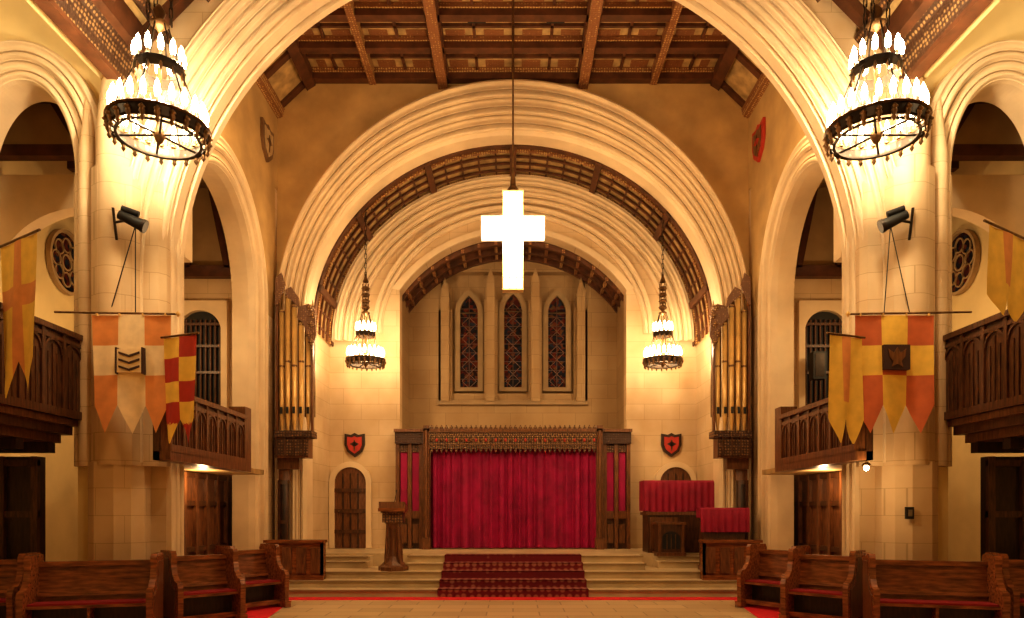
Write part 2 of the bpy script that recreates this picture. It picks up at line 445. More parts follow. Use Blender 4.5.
m = MB()
m.archwall(-5.3, 5.3, 0, 11.2, seg(0, 3.04, 1.56, 7.66), 18.8, 19.2, F, STONE)
m.build('wall_chancel_back')
m = MB()
m.ring([(.0, 18.82)]+rolls(0, 18.62, .62, 18.40, 5, .05)+[(.66, 18.5), (.66, 18.8)], 0, CZ+.1, 4.14, 3.72, None, F, STONE2, 80)
m.ring([(.0, 18.82)]+rolls(0, 18.72, .25, 18.64, 2, .04)+[(.28, 18.8)], 0, 6.5, 3.5, 3.15, None, F, STONE2, 64)
cv = seg(0, 3.04, 1.56, 7.66); cv2 = seg(0, 3.25, 1.66, 7.7)
for i in range(len(cv)-1):
    a, b, c, d = cv[i], cv[i+1], cv2[i+1], cv2[i]
    m.add([(a[0], 18.72, a[1]), (b[0], 18.72, b[1]), (c[0], 18.72, c[1]), (d[0], 18.72, d[1]),
           (a[0], 18.82, a[1]), (b[0], 18.82, b[1]), (c[0], 18.82, c[1]), (d[0], 18.82, d[1])],
          [(0, 1, 2, 3), (0, 1, 5, 4), (3, 2, 6, 7)], STONE2)
m.build('trim_chancel_back')
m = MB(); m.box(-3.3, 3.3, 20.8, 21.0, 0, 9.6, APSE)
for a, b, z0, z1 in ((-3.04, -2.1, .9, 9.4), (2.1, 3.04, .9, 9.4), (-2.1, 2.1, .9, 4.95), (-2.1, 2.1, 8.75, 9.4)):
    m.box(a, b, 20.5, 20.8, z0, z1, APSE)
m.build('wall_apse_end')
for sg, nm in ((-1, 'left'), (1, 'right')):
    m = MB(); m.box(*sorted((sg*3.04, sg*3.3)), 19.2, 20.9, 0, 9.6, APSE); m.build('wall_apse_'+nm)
m = MB()
cv = seg(0, 3.05, 1.56, 7.66)
for (a, za), (b, zb) in zip(cv, cv[1:]):
    m.add([(a, 19.2, za), (b, 19.2, zb), (b, 20.8, zb), (a, 20.8, za)], [(0, 1, 2, 3)], BEAM)
for i in range(1, len(cv)-1, 2):
    x, z = cv[i]; m.box(x-.04, x+.04, 19.2, 20.5, z-.12, z-.02, BEAMG)
for y in (19.3, 19.9, 20.44):
    for (a, za), (b, zb) in zip(cv, cv[1:]):
        m.prism([(a, za), (b, zb), (b, zb-.14), (a, za-.14)], y-.06, y+.06, 'y', BEAM)
m.build('ceiling_apse')
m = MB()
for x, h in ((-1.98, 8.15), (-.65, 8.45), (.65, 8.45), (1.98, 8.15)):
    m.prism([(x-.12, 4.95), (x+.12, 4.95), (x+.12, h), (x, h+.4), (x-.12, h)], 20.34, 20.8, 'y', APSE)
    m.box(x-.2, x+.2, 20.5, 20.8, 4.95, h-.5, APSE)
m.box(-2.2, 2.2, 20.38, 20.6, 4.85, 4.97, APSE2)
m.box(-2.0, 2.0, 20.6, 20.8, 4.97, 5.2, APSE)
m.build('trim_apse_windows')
for i, (x, zt) in enumerate(((-1.3, 8.1), (0, 8.15), (1.3, 8.1))):
    m = MB()
    hw = .26; zb = 5.4; zs = zt-.5
    cvv = lancet(x, hw, .5, zs)
    m.prism([(x-hw, zb), (x+hw, zb)]+cvv[::-1], 20.76, 20.79, 'y', GLASS)
    cvo = lancet(x, hw+.16, .66, zs)
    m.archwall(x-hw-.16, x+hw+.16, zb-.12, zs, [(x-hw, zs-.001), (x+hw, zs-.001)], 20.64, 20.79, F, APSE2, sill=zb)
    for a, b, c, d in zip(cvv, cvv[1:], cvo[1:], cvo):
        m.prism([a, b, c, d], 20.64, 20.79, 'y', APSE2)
    for k in range(1, 10):
        z = zb+k*.26; m.box(x-hw, x+hw, 20.73, 20.76, z-.006, z+.006, WOOD)
    m.box(x-.01, x+.01, 20.73, 20.76, zb, zt-.05, WOOD)
    for k in range(6):
        z = zb+.2+k*.42
        if z > zs+.1: break
        for s2 in (-1, 1):
            for s3 in (-1, 1):
                m.prism([(x+s2*.0, z+.2*s3), (x+s2*.02, z+.2*s3), (x+s2*hw*.85, z), (x+s2*(hw*.85-.02), z)], 20.73, 20.76, 'y', WOODM)
    m.build('window_%d' % (i+1))

# ---------------------------------------------------------------- stage, steps
m = MB()
m.box(-5.35, 5.35, 14.2, 16.2, 0, .15, STEP)
m.box(-5.35, 5.35, 14.6, 16.2, .15, .30, STEP)
m.box(-4.7, 4.7, 15.0, 16.6, .0, .45, STEP)
m.box(-2.35, 2.9, 15.35, 16.6, .45, .60, STEP)
m.box(-2.35, 2.9, 15.7, 16.6, .60, .75, STEP)
for sg in (-1, 1):
    m.box(*sorted((sg*3.3, sg*4.6)), 15.9, 16.6, .45, .60, STEP)
    m.box(*sorted((sg*3.3, sg*4.6)), 16.2, 16.6, .60, .70, STEP)
    m.box(sg*3.95-.6, sg*3.95+.6, 15.87, 15.9, .57, .602, STEPD)
    m.box(sg*3.95-.6, sg*3.95+.6, 16.17, 16.2, .67, .702, STEPD)
m.box(-5.0, 5.0, 16.5, 18.8, 0, .75, STEP)
m.box(-3.04, 3.04, 18.8, 20.5, 0, .9, STEP)
for z, y, w in ((.15, 14.2, 5.35), (.30, 14.6, 5.35), (.45, 15.0, 4.7)):
    m.box(-w, w, y-.03, y, z-.035, z+.002, STEPD)
for z, y in ((.60, 15.35), (.75, 15.7)): m.box(-2.37, 2.92, y-.03, y, z-.035, z+.002, STEPD)
m.build('floor_stage_steps')
m = MB()
W = 1.53
for i, (y, z) in enumerate(((14.2, .15), (14.6, .30), (15.0, .45), (15.35, .60), (15.7, .75))):
    y1 = (14.6, 15.0, 15.35, 15.7, 16.1)[i]
    m.box(-W, W, y-.045, y1, z+.002, z+.018, CARPET)
    m.box(-W, W, y-.045, y-.031, z-.15, z+.018, CARPET)
m.build('carpet_runner_steps')
m = MB(); m.box(-4.6, 4.6, 13.74, 14.14, .0, .012, CARPETR); m.build('red_carpet_strip')
for sg in (-1, 1):
    m = MB()
    m.prism([(sg*4.75, 13.7), (sg*4.3, 13.6), (sg*3.95, 11), (sg*4.4, 9), (sg*9.5, 9), (sg*9.5, 10.4), (sg*5.5, 10.4), (sg*5.4, 13.7)], 0, .01, 'z', CARPETR)
    m.build('red_carpet')

# ---------------------------------------------------------------- altar screen
m = MB()
yF = 18.35
m.box(-2.28, 2.28, yF-.05, 18.7, 3.42, 3.84, WOOD)
m.box(-2.36, 2.36, yF-.12, 18.7, 3.82, 3.9, WOODM)
m.box(-2.34, 2.34, yF-.09, yF-.04, 3.5, 3.8, CARVEB)
m.box(-2.34, 2.34, yF-.10, yF, 3.38, 3.47, CARVEB)
m.box(-2.35, 2.35, yF-.13, yF-.05, 3.475, 3.495, CARVEG)
m.box(-2.35, 2.35, yF-.13, yF-.05, 3.795, 3.815, CARVEG)
for k in range(36):
    x = -2.25+k*.1286
    m.prism([(x-.05, 3.9), (x+.05, 3.9), (x+.03, 3.95), (x, 4.0), (x-.03, 3.95)], yF-.09, yF-.04, 'y', CARVEB)
    m.prism([(x-.055, 3.38), (x+.055, 3.38), (x, 3.27)], yF-.08, yF-.04, 'y', CARVEB)
    a_ = lancet(x, .045, .07, 3.68, 4); b_ = lancet(x, .06, .09, 3.68, 4)
    for q in zip(a_, a_[1:], b_[1:], b_): m.prism(list(q), yF-.12, yF-.09, 'y', CARVEG)
    m.box(x-.068, x-.056, yF-.12, yF-.09, 3.5, 3.7, CARVEG)
    m.lathe([(0, -.05), (.03, -.03), (.035, 0), (.03, .03), (0, .05)], (x, yF-.09, 3.6), BRONZE if k % 2 else FR, 8)
for sg in (-1, 1):
    m.box(*sorted((sg*2.18, sg*2.34)), yF-.12, yF+.1, .75, 3.98, WOODM)
    m.box(*sorted((sg*2.15, sg*2.37)), yF-.16, yF+.12, .75, 1.05, WOODM)
    m.tube((sg*2.26, yF-.16, 1.05), (sg*2.26, yF-.16, 3.85), .04, WOODM)
    m.box(*sorted((sg*2.34, sg*3.08)), 18.55, 18.7, .75, 3.85, WOOD)
    m.box(*sorted((sg*2.34, sg*3.1)), 18.35, 18.7, 3.52, 3.82, CARVEB)
    m.box(*sorted((sg*2.34, sg*3.12)), 18.3, 18.72, 3.82, 3.9, WOODM)
    for x in (2.42, 2.72, 3.04): m.box(sg*x-.05, sg*x+.05, 18.42, 18.6, .75, 3.55, WOODM)
    for x in (2.57, 2.88):
        m.box(sg*x-.09, sg*x+.09, 18.49, 18.55, 1.75, 3.3, CURTAIN)
        m.box(sg*x-.11, sg*x+.11, 18.46, 18.56, 1.55, 1.75, WOODM)
        m.box(sg*x-.11, sg*x+.11, 18.46, 18.56, 3.3, 3.5, CARVEB)
        m.box(sg*x-.08, sg*x+.08, 18.46, 18.56, .9, 1.4, WOODM)
vs = []; N = 420
for i in range(N+1):
    x = -2.18+4.36*i/N
    ph = x*22+1.6*math.sin(x*3.1)
    for z, a in ((.78, .07), (1.6, .06), (2.6, .055), (3.46, .035)):
        vs.append((x, 18.48+a*math.sin(ph)+.012*math.sin(ph*2.3), z))
m.add(vs, [(i*4+j, i*4+j+1, i*4+5+j, i*4+4+j) for i in range(N) for j in range(3)], CURTAIN, True)
m.build('altar_screen_with_curtain')

# ---------------------------------------------------------------- doors, shields
for i, sg in enumerate((-1, 1)):
    m = MB(); cx = sg*4.34; hw = .42
    zs = 2.5
    cvv = lancet(cx, hw, .42, zs); cvo = lancet(cx, hw+.14, .57, zs)
    m.prism([(cx-hw, .76), (cx+hw, .76)]+cvv[::-1], 18.7, 18.78, 'y', WOODM)
    m.box(cx-hw-.14, cx-hw, 18.64, 18.79, .76, zs, STONE2); m.box(cx+hw, cx+hw+.14, 18.64, 18.79, .76, zs, STONE2)
    for a, b, c, d in zip(cvv, cvv[1:], cvo[1:], cvo): m.prism([a, b, c, d], 18.64, 18.79, 'y', STONE2)
    for x in (-.2, 0, .2): m.box(cx+x-.015, cx+x+.015, 18.67, 18.71, .78, zs+.25, WOODD)
    for z in (1.2, 1.75, 2.3): m.box(cx-hw, cx+hw, 18.66, 18.71, z-.05, z+.05, WOOD)
    m.lathe([(0, -.03), (.03, 0), (0, .03)], (cx+sg*.3, 18.66, 1.75), BRONZE, 8)
    m.build('door_%d' % (i+1))
def shield(loc, s, base, ins, rz=0, name='wall_shield'):
    m = MB()
    def sh(k): return [(-.27*k, .3*k), (-.1*k, .27*k), (0, .32*k), (.1*k, .27*k), (.27*k, .3*k), (.27*k, 0), (.2*k, -.18*k), (0, -.33*k), (-.2*k, -.18*k), (-.27*k, 0)]
    m.prism([(a*s, b*s) for a, b in sh(1)], -.03, .03, 'y', base)
    m.prism([(a*s, b*s) for a, b in sh(.72)], -.05, -.03, 'y', ins)
    m.prism([(-.13*s, .02*s), (0, .09*s), (.13*s, .02*s), (0, -.05*s)], -.06, -.05, 'y', base)
    m.prism([(-.02*s, -.16*s), (.02*s, -.16*s), (.02*s, .13*s), (-.02*s, .13*s)], -.06, -.05, 'y', BRONZE)
    m.build(name, loc, rz)
for x in (-4.24, 4.24): shield((x, 18.76, 3.52), 1.0, WOODD, FR)
shield((-5.51, 15.7, 10.0), 1.3, PANELD, TAN, PI/2)
shield((5.51, 15.7, 10.0), 1.3, FR, WOODM, -PI/2)

# ---------------------------------------------------------------- organ cases
for sg in (-1, 1):
    m = MB()
    for z0, z1, xi, y in ((2.45, 2.7, 5.1, 15.98), (2.7, 2.95, 4.85, 15.88), (2.95, 3.4, 4.6, 15.72), (3.4, 3.55, 4.5, 15.65)):
        m.box(*sorted((sg*5.35, sg*xi)), y, 16.08, z0, z1, WOODM if z0 < 3.3 else CARVEB)
    m.box(*sorted((sg*5.35, sg*4.6)), 15.68, 15.73, 3.0, 3.36, CARVEB)
    for k in range(4): m.box(sg*(5.3-k*.2)-.015, sg*(5.3-k*.2)+.015, 15.65, 15.72, 2.97, 3.4, WOOD)
    hs = [6.5, 6.8, 6.6, 6.2, 5.95]
    for k, h in enumerate(hs):
        x = sg*(5.24-k*.15); y = 15.88-.06*math.sin(k*.8)
        m.lathe([(.02, 3.55), (.056, 3.9), (.060, h-.2), (.052, h-.2), (.05, h-.5)], (x, y, 0), GOLD, 16)
        m.lathe([(.064, 0), (.064, .05)], (x, y, 5.0+.1*(k % 2)), CARVEG, 16)
        m.lathe([(.064, 0), (.064, .04)], (x, y, h-.26), CARVEG, 16)
        m.box(x-.03, x+.03, y-.07, y-.05, 3.95, 4.1, DARKG)
    for k in range(5):
        x = sg*(5.17-k*.15)
        m.lathe([(.05, 3.9), (.05, 6.7-.16*k), (.0, 6.7-.16*k)], (x, 16.02, 0), BRONZE, 12)
    for x, h in ((5.34, 6.65), (4.55, 6.1)):
        m.box(sg*x-.025, sg*x+.025, 15.82, 15.94, 3.55, h, WOODM)
        m.lathe([(.05, 0), (.08, .08), (.03, .15), (.06, .22), (.03, .3), (0, .45)], (sg*x, 15.89, h), CARVEG, 8)
    for P in ([(4.54, 5.4), (4.43, 5.7), (4.46, 6.15), (4.60, 6.42), (4.82, 6.35), (4.87, 6.1), (4.74, 6.0), (4.66, 5.8)],
              [(5.36, 6.4), (5.35, 7.0), (5.22, 7.12), (5.13, 6.85), (5.22, 6.6), (5.3, 6.4)],
              [(5.15, 6.72), (5.0, 6.8), (4.83, 6.55), (4.8, 6.3), (4.95, 6.46), (5.1, 6.6)]):
        m.prism([(sg*a, b) for a, b in P], 15.76, 15.82, 'y', CARVEG)
    for z in (5.55, 5.75, 5.95, 6.15, 6.32):
        m.lathe([(0, -.09), (.085, 0), (0, .09)], (sg*(4.55+.05*math.sin(z*9)), 15.76, z), CARVEG, 10)
    m.box(*sorted((sg*5.36, sg*5.12)), 15.96, 16.06, .3, 2.45, WOODD)  # dark panel added for the doorway shadow below the organ
    for x in (5.33, 5.15): m.box(sg*x-.025, sg*x+.025, 15.92, 15.98, .3, 2.45, WOOD)
    for z in (.4, 1.5, 2.4): m.box(*sorted((sg*5.36, sg*5.12)), 15.93, 15.98, z-.04, z+.04, WOOD)
    m.build('pipe_organ_case')

# ---------------------------------------------------------------- balconies
def parapet(m, p0, p1, z0, z1, n, mat=WOODM):
    p0 = Vector(p0); p1 = Vector(p1); L = (p1-p0).length; a = math.atan2(p1.y-p0.y, p1.x-p0.x)
    m.M = Matrix.Translation((p0.x, p0.y, 0)) @ Matrix.Rotation(a, 4, 'Z')
    m.box(0, L, -.04, .04, z0, z1, WOOD)
    m.box(-.04, L+.04, -.1, .1, z1-.08, z1, mat); m.box(-.02, L+.02, -.07, .07, z1-.2, z1-.14, mat)
    m.box(-.02, L+.02, -.08, .08, z0, z0+.12, mat)
    w = L/n
    for i in range(n+1): m.box(i*w-.035, i*w+.035, -.075, .075, z0, z1-.05, mat)
    for i in range(n):
        c = (i+.5)*w; hw = w/2-.05; zs = z1-.2-hw*1.1
        for s in (-1, 1):
            cv = lancet(c, hw, hw*1.0, zs, 5); co = lancet(c, hw+.03, hw*1.0+.04, zs, 5)
            for q in zip(cv, cv[1:], co[1:], co): m.prism(list(q), s*.04, s*.065, 'y', mat)
            m.box(c-.012, c+.012, *sorted((s*.04, s*.06)), z0+.1, zs+hw*.7, mat)
            m.box(c-hw*.55-.008, c-hw*.55+.008, *sorted((s*.04, s*.055)), z0+.1, zs, mat)
            m.box(c+hw*.55-.008, c+hw*.55+.008, *sorted((s*.04, s*.055)), z0+.1, zs, mat)
    m.M = Matrix.Identity(4)
for sg in (-1, 1):
    m = MB()
    pts = [(6.72, 10.84), (6.72, 9.0), (7.35, 8.35), (10.5, 8.35)]
    ns = (4, 2, 7)
    for (a, b), k in zip(zip(pts, pts[1:]), ns):
        parapet(m, (sg*a[0], a[1], 0), (sg*b[0], b[1], 0), 3.15, 4.45, k, WOOD)
    m.prism([(sg*x, y) for x, y in pts+[(10.5, 10.84)]], 3.05, 3.16, 'z', WOODM)
    m.prism([(sg*x, y) for x, y in [(6.82, 10.84), (6.82, 9.1), (7.42, 8.5), (10.5, 8.5), (10.5, 10.84)]], 2.92, 3.05, 'z', WOOD)
    m.prism([(sg*x, y) for x, y in [(7.0, 10.84), (7.0, 9.3), (7.55, 8.75), (10.5, 8.75), (10.5, 10.84)]], 2.8, 2.92, 'z', WOODM)
    for y in (9.3, 10.0, 10.7):
        m.box(*sorted((sg*7.05, sg*10.5)), y-.08, y+.08, 2.64, 2.8, WOODD)
    m.build('balcony')
    m = MB()
    parapet(m, (sg*5.12, 10.35, 0), (sg*5.12, 13.2, 0), 2.62, 3.56, 7)
    m.box(*sorted((sg*5.04, sg*5.3)), 10.3, 13.25, 2.5, 2.63, WOODM)
    m.box(*sorted((sg*5.2, sg*5.3)), 10.3, 10.4, 2.5, 3.56, WOOD)
    m.box(*sorted((sg*5.3, sg*6.25)), 11.66, 14.9, 2.52, 2.62, PANEL)
    m.box(*sorted((sg*5.05, sg*5.36)), 13.2, 13.5, 2.5, 3.72, WOODM)
    m.build('gallery_balustrade')
    m = MB()
    m.box(*sorted((sg*6.3, sg*6.4)), 11.65, 15.9, 0, 2.62, WOODM)
    for k in range(9):
        y = 11.8+k*.5; m.box(*sorted((sg*6.22, sg*6.3)), y-.05, y+.05, 0, 2.5, WOODM)
    for z in (.1, 1.0, 1.9, 2.45): m.box(*sorted((sg*6.24, sg*6.3)), 11.65, 15.9, z-.05, z+.05, WOOD)
    m.build('wall_panelling_'+('left' if sg < 0 else 'right'))
    m = MB()
    m.box(*sorted((sg*7.4, sg*9.6)), 10.95, 11.08, 0, 2.6, WOODD)
    for k in range(5): m.box(sg*(7.45+k*.52)-.05, sg*(7.45+k*.52)+.05, 10.88, 10.96, 0, 2.6, WOOD)
    for z in (.1, .9, 1.7, 2.5): m.box(*sorted((sg*7.4, sg*9.6)), 10.9, 10.96, z-.05, z+.05, WOOD)
    m.build('door_%d' % (4 if sg > 0 else 3))

# ---------------------------------------------------------------- chandeliers
def chandelier(x, y, z, r, ztop, k=1.0, tower=False):
    m = MB()
    m.lathe([(r, -.1*k), (r+.02, -.08*k), (r+.025, .06*k), (r-.02, .07*k), (r-.03, -.09*k), (r, -.1*k)], (0, 0, 0), IRON, 48, False)
    m.lathe([(r+.03, .05*k), (r+.06*k, .07*k), (r+.03, .09*k), (r-.03, .08*k), (r-.03, .05*k)], (0, 0, 0), BRONZE, 48, False)
    m.lathe([(r*.84, -.12*k), (r*.9, -.13*k), (r*.9, -.1*k), (r*.84, -.09*k), (r*.84, -.12*k)], (0, 0, 0), IRON, 48, False)
    n = 22
    for i in range(n):
        t = 2*PI*i/n; c, s = math.cos(t), math.sin(t)
        m.lathe([(0, -.2*k), (.035*k, -.15*k), (.02*k, -.12*k), (.05*k, -.07*k), (.03*k, .0)], (r*1.01*c, r*1.01*s, 0), BRONZE, 8)
        m.lathe([(0, -.06*k), (.05*k, -.02*k), (.0, .04*k)], ((r+.03)*c, (r+.03)*s, 0), BRONZE, 8)
        m.tube((r*c, r*s, -.08*k), (r*.87*c, r*.87*s, -.11*k), .014*k, IRON, n=5)
        rr = r*.97
        m.lathe([(.045*k, .07*k), (.05*k, .1*k), (.018*k, .1*k), (.018*k, .2*k)], (rr*c, rr*s, 0), BRONZE, 8)
        m.lathe([(.0, .16*k), (.034*k, .19*k), (.044*k, .27*k), (.03*k, .36*k), (0, .43*k)], (rr*c, rr*s, 0), BULB, 8)
    for i in range(n):
        t = 2*PI*(i+.5)/n; c, s = math.cos(t), math.sin(t)
        m.tube((r*c, r*s, .05*k), (r*c*.98, r*s*.98, .2*k), .012*k, BRONZE, .004, 5)
    for i in range(6):
        t = PI*i/3; m.tube((r*math.cos(t), r*math.sin(t), -.05*k), (0, 0, -.05*k), .018*k, IRON, n=6)
    m.lathe([(0, -.2*k), (.05*k, -.14*k), (.09*k, -.05*k), (.05*k, .04*k), (.03*k, .2*k), (.06*k, .3*k), (.03*k, .4*k), (.03*k, .9*k)], (0, 0, 0), BRONZE, 14)
    r2 = r*.5; z2 = .85*k
    m.lathe([(r2, -.08*k), (r2+.02, 0), (r2+.01, .07*k), (r2-.03, .06*k), (r2-.02, -.07*k), (r2, -.08*k)], (0, 0, z2), IRON, 32, False)
    for i in range(12):
        t = 2*PI*i/12; c, s = math.cos(t), math.sin(t)
        m.lathe([(0, -.15*k), (.03*k, -.09*k), (.015*k, .0)], (r2*c, r2*s, z2), BRONZE, 8)
        m.lathe([(.04*k, .06*k), (.016*k, .09*k), (.016*k, .15*k)], (r2*c, r2*s, z2), BRONZE, 8)
        m.lathe([(.0, .13*k), (.034*k, .16*k), (.044*k, .23*k), (.03*k, .32*k), (0, .38*k)], (r2*c, r2*s, z2), BULB, 8)
    for i in range(6):
        t = 2*PI*(i+.5)/6; c, s = math.cos(t), math.sin(t)
        m.tube((r*c, r*s, .05*k), (r2*c, r2*s, z2), .012*k, IRON, n=6)
        m.tube((r2*c, r2*s, z2), (.12*k*c, .12*k*s, z2+.65*k), .012*k, IRON, n=6)
    zz = z2+.65*k
    m.lathe([(0, -.1*k), (.07*k, -.02*k), (.14*k, .03*k), (.05*k, .1*k), (.09*k, .2*k), (.03*k, .3*k)], (0, 0, zz), BRONZE, 12)
    if tower:
        for j in range(4):
            m.lathe([(.10*k, 0), (.14*k, .05*k), (.10*k, .1*k)], (0, 0, zz+.15*k+j*.2*k), BRONZE, 8, False)
            for i in range(6):
                t = PI*i/3+j*.5
                m.tube((.1*k*math.cos(t), .1*k*math.sin(t), zz+.15*k+j*.2*k), (.1*k*math.cos(t+.5), .1*k*math.sin(t+.5), zz+.35*k+j*.2*k), .013*k, BRONZE, n=5)
        zz += 1.0*k
        m.lathe([(.1*k, 0), (.03*k, .2*k), (0, .3*k)], (0, 0, zz), BRONZE, 8)
    top = ztop-z
    if tower: offs = [(0, 0)]
    else: offs = [(.16, 0), (-.1, .1), (-.1, -.1)]
    for ox, oy in offs:
        L = top-zz; nl = int(L/.11)
        for q in range(nl):
            a = zz+L*q/nl; b = zz+L*(q+1)/nl+.02
            e = .022 if q % 2 else 0
            g = .022-e
            m.tube((ox+e, oy+g, a), (ox+e, oy+g, b), .009, IRON, n=4, caps=False)
            m.tube((ox-e, oy-g, a), (ox-e, oy-g, b), .009, IRON, n=4, caps=False)
        m.lathe([(0.02, -.1), (.07, -.05), (.09, 0)], (ox, oy, top), IRON, 10)
    return m.build('chandelier', (x, y, z))
chandelier(-4.8, 9.5, 6.9, .6, 10.05, .95)
chandelier(4.93, 9.5, 6.9, .6, 9.9, .95)
chandelier(-3.62, 17.2, 5.42, .44, 9.2, .78, True)
chandelier(3.68, 17.2, 5.42, .44, 9.15, .78, True)

WARM = (1, .66, .32)
def light(name, loc, power, col=WARM, r=.1, kind='POINT', target=None, angle=60, blend=.5):
    l = bpy.data.lights.new(name, kind); l.energy = power; l.color = col
    l.shadow_soft_size = r
    o = bpy.data.objects.new(name, l); sc.collection.objects.link(o); o.location = loc
    if kind == 'SPOT':
        l.spot_size = math.radians(angle); l.spot_blend = blend
        d = Vector(target)-Vector(loc); o.rotation_euler = d.to_track_quat('-Z', 'Y').to_euler()
    return o
for x in (-4.8, 4.93): light('chandelier_light', (x, 9.5, 7.4), 520, (1, .76, .45), r=.2)
for x in (-3.62, 3.68): light('chandelier_light', (x, 17.2, 5.8), 200, r=.12)

# ---------------------------------------------------------------- hanging cross
m = MB()
m.box(-.19, .19, -.08, .08, -.97, .95, CROSSE)
m.box(-.63, .63, -.08, .08, .03, .47, CROSSE)
for x in (-.195, .195):
    for y in (-.085, .085):
        m.box(x-.01, x+.01, y-.01, y+.01, -.99, .03, CROSSD); m.box(x-.01, x+.01, y-.01, y+.01, .47, .97, CROSSD)
for z in (-.99, .96): m.box(-.21, .21, -.1, .1, z-.015, z+.015, CROSSD)
for z in (-.75, -.5, -.25, .0, .72): m.box(-.2, .2, -.09, .09, z-.008, z+.008, CROSSD)
for x in (-.42, .42): m.box(x-.008, x+.008, -.09, .09, .03, .47, CROSSD)
for x in (-.065, .065): m.box(x-.006, x+.006, -.088, .088, -.97, .95, CROSSD)
m.lathe([(.14, .96), (.13, 1.0), (.06, 1.1), (.05, 1.25), (.02, 1.35), (.018, 1.4), (.018, 4.83)], (0, 0, 0), BRONZE, 14)
m.build('hanging_cross_lamp', (.0, 14, 7.15))
light('cross_light', (0, 13.3, 7.2), 260, r=.06)
light('cross_light', (0, 14.8, 7.2), 90, r=.06)

# ---------------------------------------------------------------- stage spotlights on the piers
for sg in (-1, 1):
    m = MB()
    c = Vector((sg*5.62, 10.42, 6.05))
    m.tube((sg*6.0, 10.6, 5.85), (sg*6.0, 10.5, 6.3), .02, IRON)
    m.tube((sg*6.0, 10.55, 6.1), (c.x, c.y, c.z+.05), .02, IRON)
    d2 = Vector((-sg*.8, .2, -.35)).normalized()
    m.tube(c-d2*.24, c+d2*.1, .065, DARKG, .09, 14)
    m.tube(c+d2*.1, c+d2*.15, .1, IRON, .1, 14)
    m.tube(c-d2*.2+Vector((0, 0, .11)), c+d2*.05+Vector((0, 0, .14)), .045, DARKG, .045, 10)
    for dx in (-.2, .12): m.tube((c.x, c.y, c.z-.05), (sg*5.85+dx*1.2, 10.58, 4.75), .008, DARKG, n=5)
    m.build('stage_spotlight')
    light('stage_spot', (sg*5.25, 10.5, 6.0), 420, WARM, .05, 'SPOT', (-sg*1.0, 18, 2.5), 55, .8)

# ---------------------------------------------------------------- banners
def banner(w, h, fn, tails=3, cut=.24):
    m = MB(); NX, N1, N2 = 30, 24, 8
    def zbot(u):
        q = (u*tails) % 1.0 if u < 1 else 1
        return 1-cut*abs(q-.5)*2
    rows = [(1-cut)*j/N1 for j in range(N1+1)]
    vs = []
    def vv(u, j):
        return rows[j] if j <= N1 else (1-cut)+(zbot(u)-(1-cut))*(j-N1)/N2
    NZ = N1+N2
    for i in range(NX+1):
        u = i/NX
        for j in range(NZ+1):
            v = vv(u, j)
            vs.append(((u-.5)*w*(1-.04*v), .035*math.sin(u*9+v*2.5)*(.3+v), -v*h))
    for i in range(NX):
        for j in range(NZ):
            u = (i+.5)/NX; v = (vv(u, j)+vv(u, j+1))/2
            k = i*(NZ+1)+j
            m.add([vs[k], vs[k+1], vs[k+NZ+2], vs[k+NZ+1]], [(0, 1, 2, 3)], fn(u, v), True)
    return m
def fnL1(u, v):
    c = 0 if u < .333 else (1 if u < .667 else 2)
    if v < .24: return (FO, FC, FO)[c]
    if v < .5: return (FC, FC, FC)[c]
    return (FO, FC, FO)[c]
def fnR(u, v):
    c = 0 if u < .333 else (1 if u < .667 else 2)
    if v < .24: return (FOR, FY, FOR)[c]
    if v < .52: return (FY, FOR, FY)[c]
    return (FOR, FY, FOR)[c]
def fnY(u, v): return FO if .3 < v < .42 or .4 < u < .6 else FY
def fnCR(u, v):
    a = u < .5
    return (FR if (int(v*5)) % 2 else FY) if a else (FY if (int(v*5)) % 2 else FR)
def fnYY(u, v): return FY if abs(u-.5) > .12 or v > .6 else FO
def emblem(m, kind):
    y0, y1 = -.065, .06
    if kind == 'book':
        m.prism([(-.19, -.5), (.19, -.5), (.19, -.84), (-.19, -.84)], y0+.005, y1, 'y', FC)
        for k in range(3):
            z = -.54-.1*k
            m.prism([(-.15, z), (0, z-.05), (.15, z), (.15, z-.03), (0, z-.08), (-.15, z-.03)], y0-.01, y1, 'y', FB)
        for s in (-1, 1): m.prism([(s*.2, -.48), (s*.18, -.48), (s*.18, -.86), (s*.2, -.86)], y0-.01, y1, 'y', FB)
    else:
        m.prism([(-.19, -.44), (.19, -.44), (.19, -.8), (-.19, -.8)], y0-.005, y1, 'y', FB)
        P = [(-.13, -.5), (-.05, -.56), (0, -.48), (.05, -.56), (.13, -.5), (.11, -.62), (.06, -.68), (.08, -.76), (0, -.72), (-.08, -.76), (-.06, -.68), (-.11, -.62)]
        m.prism(P, y0-.015, y0-.005, 'y', WOODM)
for sg, fn, kind in ((-1, fnL1, 'book'), (1, fnR, 'bird')):
    m = banner(1.15, 1.72, fn)
    emblem(m, kind)
    m.tube((sg*1.12, .0, .05), (-sg*.66, 0, .02), .016, BRONZE, n=8)
    m.lathe([(0, -.05), (.04, 0), (0, .05)], (-sg*.68, 0, .02), GOLD, 8)
    for q in (-.5, -.17, .17, .5): m.tube((q, 0, .03), (q, 0, -.01), .02, GOLD, n=6)
    m.build('banner', (sg*5.56, 10.2, 4.6), 0)
for sg, fn in ((-1, fnCR), (1, fnYY)):
    m = banner(.62, 1.55, fn, 2)
    m.tube((-.36, 0, .02), (.36, 0, .02), .016, BRONZE, n=8)
    m.tube((sg*.3, 0, .02), (sg*.75, .52, .1), .014, BRONZE, n=8)
    m.build('banner', (sg*4.76, 10.0, 4.24), sg*math.radians(22))
